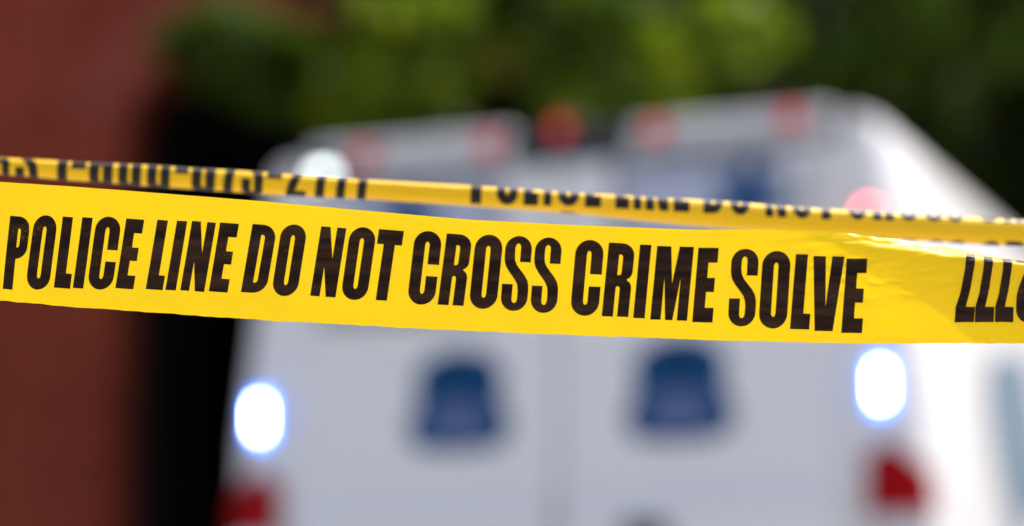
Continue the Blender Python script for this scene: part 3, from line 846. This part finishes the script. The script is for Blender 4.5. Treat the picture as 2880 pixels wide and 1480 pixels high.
printed(front_p, [('7', 1880 + 1972 / 2.452, 54, 16, 0.185, 0.86, True), ('7', 1880 + 2110 / 2.452, 53, 10, 0.185, 0.86, True), ('7', 1880 + 2248 / 2.452, 52, 8, 0.185, 0.86, True), ('2', 1880 + 2392 / 2.452, 62, 8, 0.185, 0.86, True)],
        front, 'figures printed upside down', dt=0.0125, du=6.0, lift=0.0006)

# ------------------------------------------------------------------ the tape behind: the same tape rolled into a loose tube
BKX = [0, 388, 776, 1000, 1319, 1600, 1950, 2288, 2880]
BK_T = [444, 462, 486, 503, 521, 540, 560, 584, 619]
BK_B = [492, 522, 549, 560, 580, 601, 636, 664, 697]
TBOT = [0.30, 0.24, 0.215, 0.20, 0.13, 0.07, 0.0, -0.035, -0.12]    # tape height found at the underside of the tube
_bc = {}
def back_par(px):
    k = round(px, 2)
    if k not in _bc:
        Y = clampi(px, [-2410, 0, 2880, 5102], [1.873, 2.02, 2.04, 1.957])
        yt, yb = lerp(px, BKX, BK_T), lerp(px, BKX, BK_B)
        if px > 2880:
            yt, yb = 619 + 0.05 * (px - 2880), 697 + 0.05 * (px - 2880)
        if px < 0:
            yt, yb = 444 + 0.045 * px, 490 + 0.045 * px
        T, B = on_plane(px, yt, Y), on_plane(px, yb, Y)
        _bc[k] = ((T + B) / 2, (T - B).length / 2, clampi(px, BKX, TBOT))
    return _bc[k]
def back_p(px, t):
    c, r, tb = back_par(px)
    ang = -math.pi / 2 + (t - tb) * TW / r          # -90 deg underside, 0 facing the camera, +90 deg top
    rr = r - 0.00085 * t + 0.0004 * noise.noise(Vector((px * 0.006, ang, 0)))
    return c + Vector((0, -rr * math.cos(ang) * 0.85, rr * math.sin(ang)))
back = empty('rolled_police_tape', (0, 0, 0), 0, 'yellow barrier tape rolled into a thin tube behind the flat one', 'tape')
xs = list(np.arange(-2410, -30, 60)) + list(np.arange(-30, 2920, 12)) + list(np.arange(2920, 5103, 60))
obj('film', strip(back_p, xs, 64), M['film_rolled'], back, True, normals=False)
def row(items, t0=0.185, t1=0.84, lean=6):
    return [(ch, x0, x1 - x0, lean, t0, t1, False) for ch, x0, x1 in items]
BW = [
 [('S', -330, -275), ('O', -262, -206), ('L', -195, -150), ('V', -145, -85), ('E', -75, -30), ('R', -24, 28), ('S', 44, 108)],
 [('1', 150, 190), ('-', 202, 242), ('8', 252, 318), ('0', 334, 398), ('0', 415, 479), ('-', 492, 530), ('6', 540, 606), ('7', 620, 674), ('3', 680, 740), ('-', 750, 792), ('2', 804, 860), ('7', 878, 932), ('7', 937, 990), ('7', 996, 1049)],
 [('P', 1323, 1386), ('O', 1396, 1456), ('L', 1472, 1513), ('I', 1528, 1550), ('C', 1568, 1628), ('E', 1644, 1689)],
 [('L', 1729, 1768), ('I', 1780, 1802), ('N', 1814, 1878), ('E', 1892, 1937)],
 [('D', 1976, 2031), ('O', 2052, 2106)],
 [('N', 2150, 2208), ('O', 2226, 2278), ('T', 2292, 2348)],
 [('C', 2383, 2434), ('R', 2452, 2510), ('O', 2528, 2578), ('S', 2598, 2650), ('S', 2660, 2710)],
 [('C', 2754, 2806), ('R', 2820, 2876), ('I', 2890, 2912), ('M', 2924, 3000), ('E', 3010, 3054)]]
for it in BW:
    printed(back_p, row(it), back, dt=0.012, du=14.0, ink='ink_rolled')

# ------------------------------------------------------------------ posts that carry both tapes, beside the picture
def post(loc, h, label):
    t = empty('barrier_post', loc, 0, label, 'post', 'posts holding the barrier tape')
    bm = bmesh.new(); lathe(bm, [(0.032, 0.012), (0.032, h)], 24); obj('tube', bm, M['galv'], t, True).modifiers.new('e', 'EDGE_SPLIT')
    bm = bmesh.new(); lathe(bm, [(0.16, -0.012), (0.16, 0.004), (0.15, 0.014), (0.05, 0.03), (0.036, 0.05)], 32); obj('base', bm, M['plastic_black'], t)
    bm = bmesh.new(); lathe(bm, [(0.034, h), (0.034, h + 0.01), (0.02, h + 0.025), (0.005, h + 0.03)], 24); obj('cap', bm, M['plastic_black'], t, True)
    return t
pl, pr = front_p(PXA, 0.5), front_p(PXB, 0.5)
for (P, side, bx) in ((pl, 'left', -2410), (pr, 'right', 5102)):
    cx, cy = P.x, P.y + 0.0345
    post((cx, cy, 0), 1.35, 'galvanised post holding the %s ends of both tapes' % side)
    bm = bmesh.new(); lathe(bm, [(0.0338, P.z - 0.036), (0.0348, P.z - 0.02), (0.0342, P.z), (0.035, P.z + 0.02), (0.0338, P.z + 0.036)], 28, 'z', (cx, cy, 0))
    obj('tape_wrap', bm, M['film'], front, True)
    bz = back_par(bx)[0].z
    bm = bmesh.new(); lathe(bm, [(0.0338, bz - 0.008), (0.037, bz), (0.0338, bz + 0.008)], 28, 'z', (cx, cy, 0))
    obj('tape_wrap', bm, M['film_rolled'], back, True)
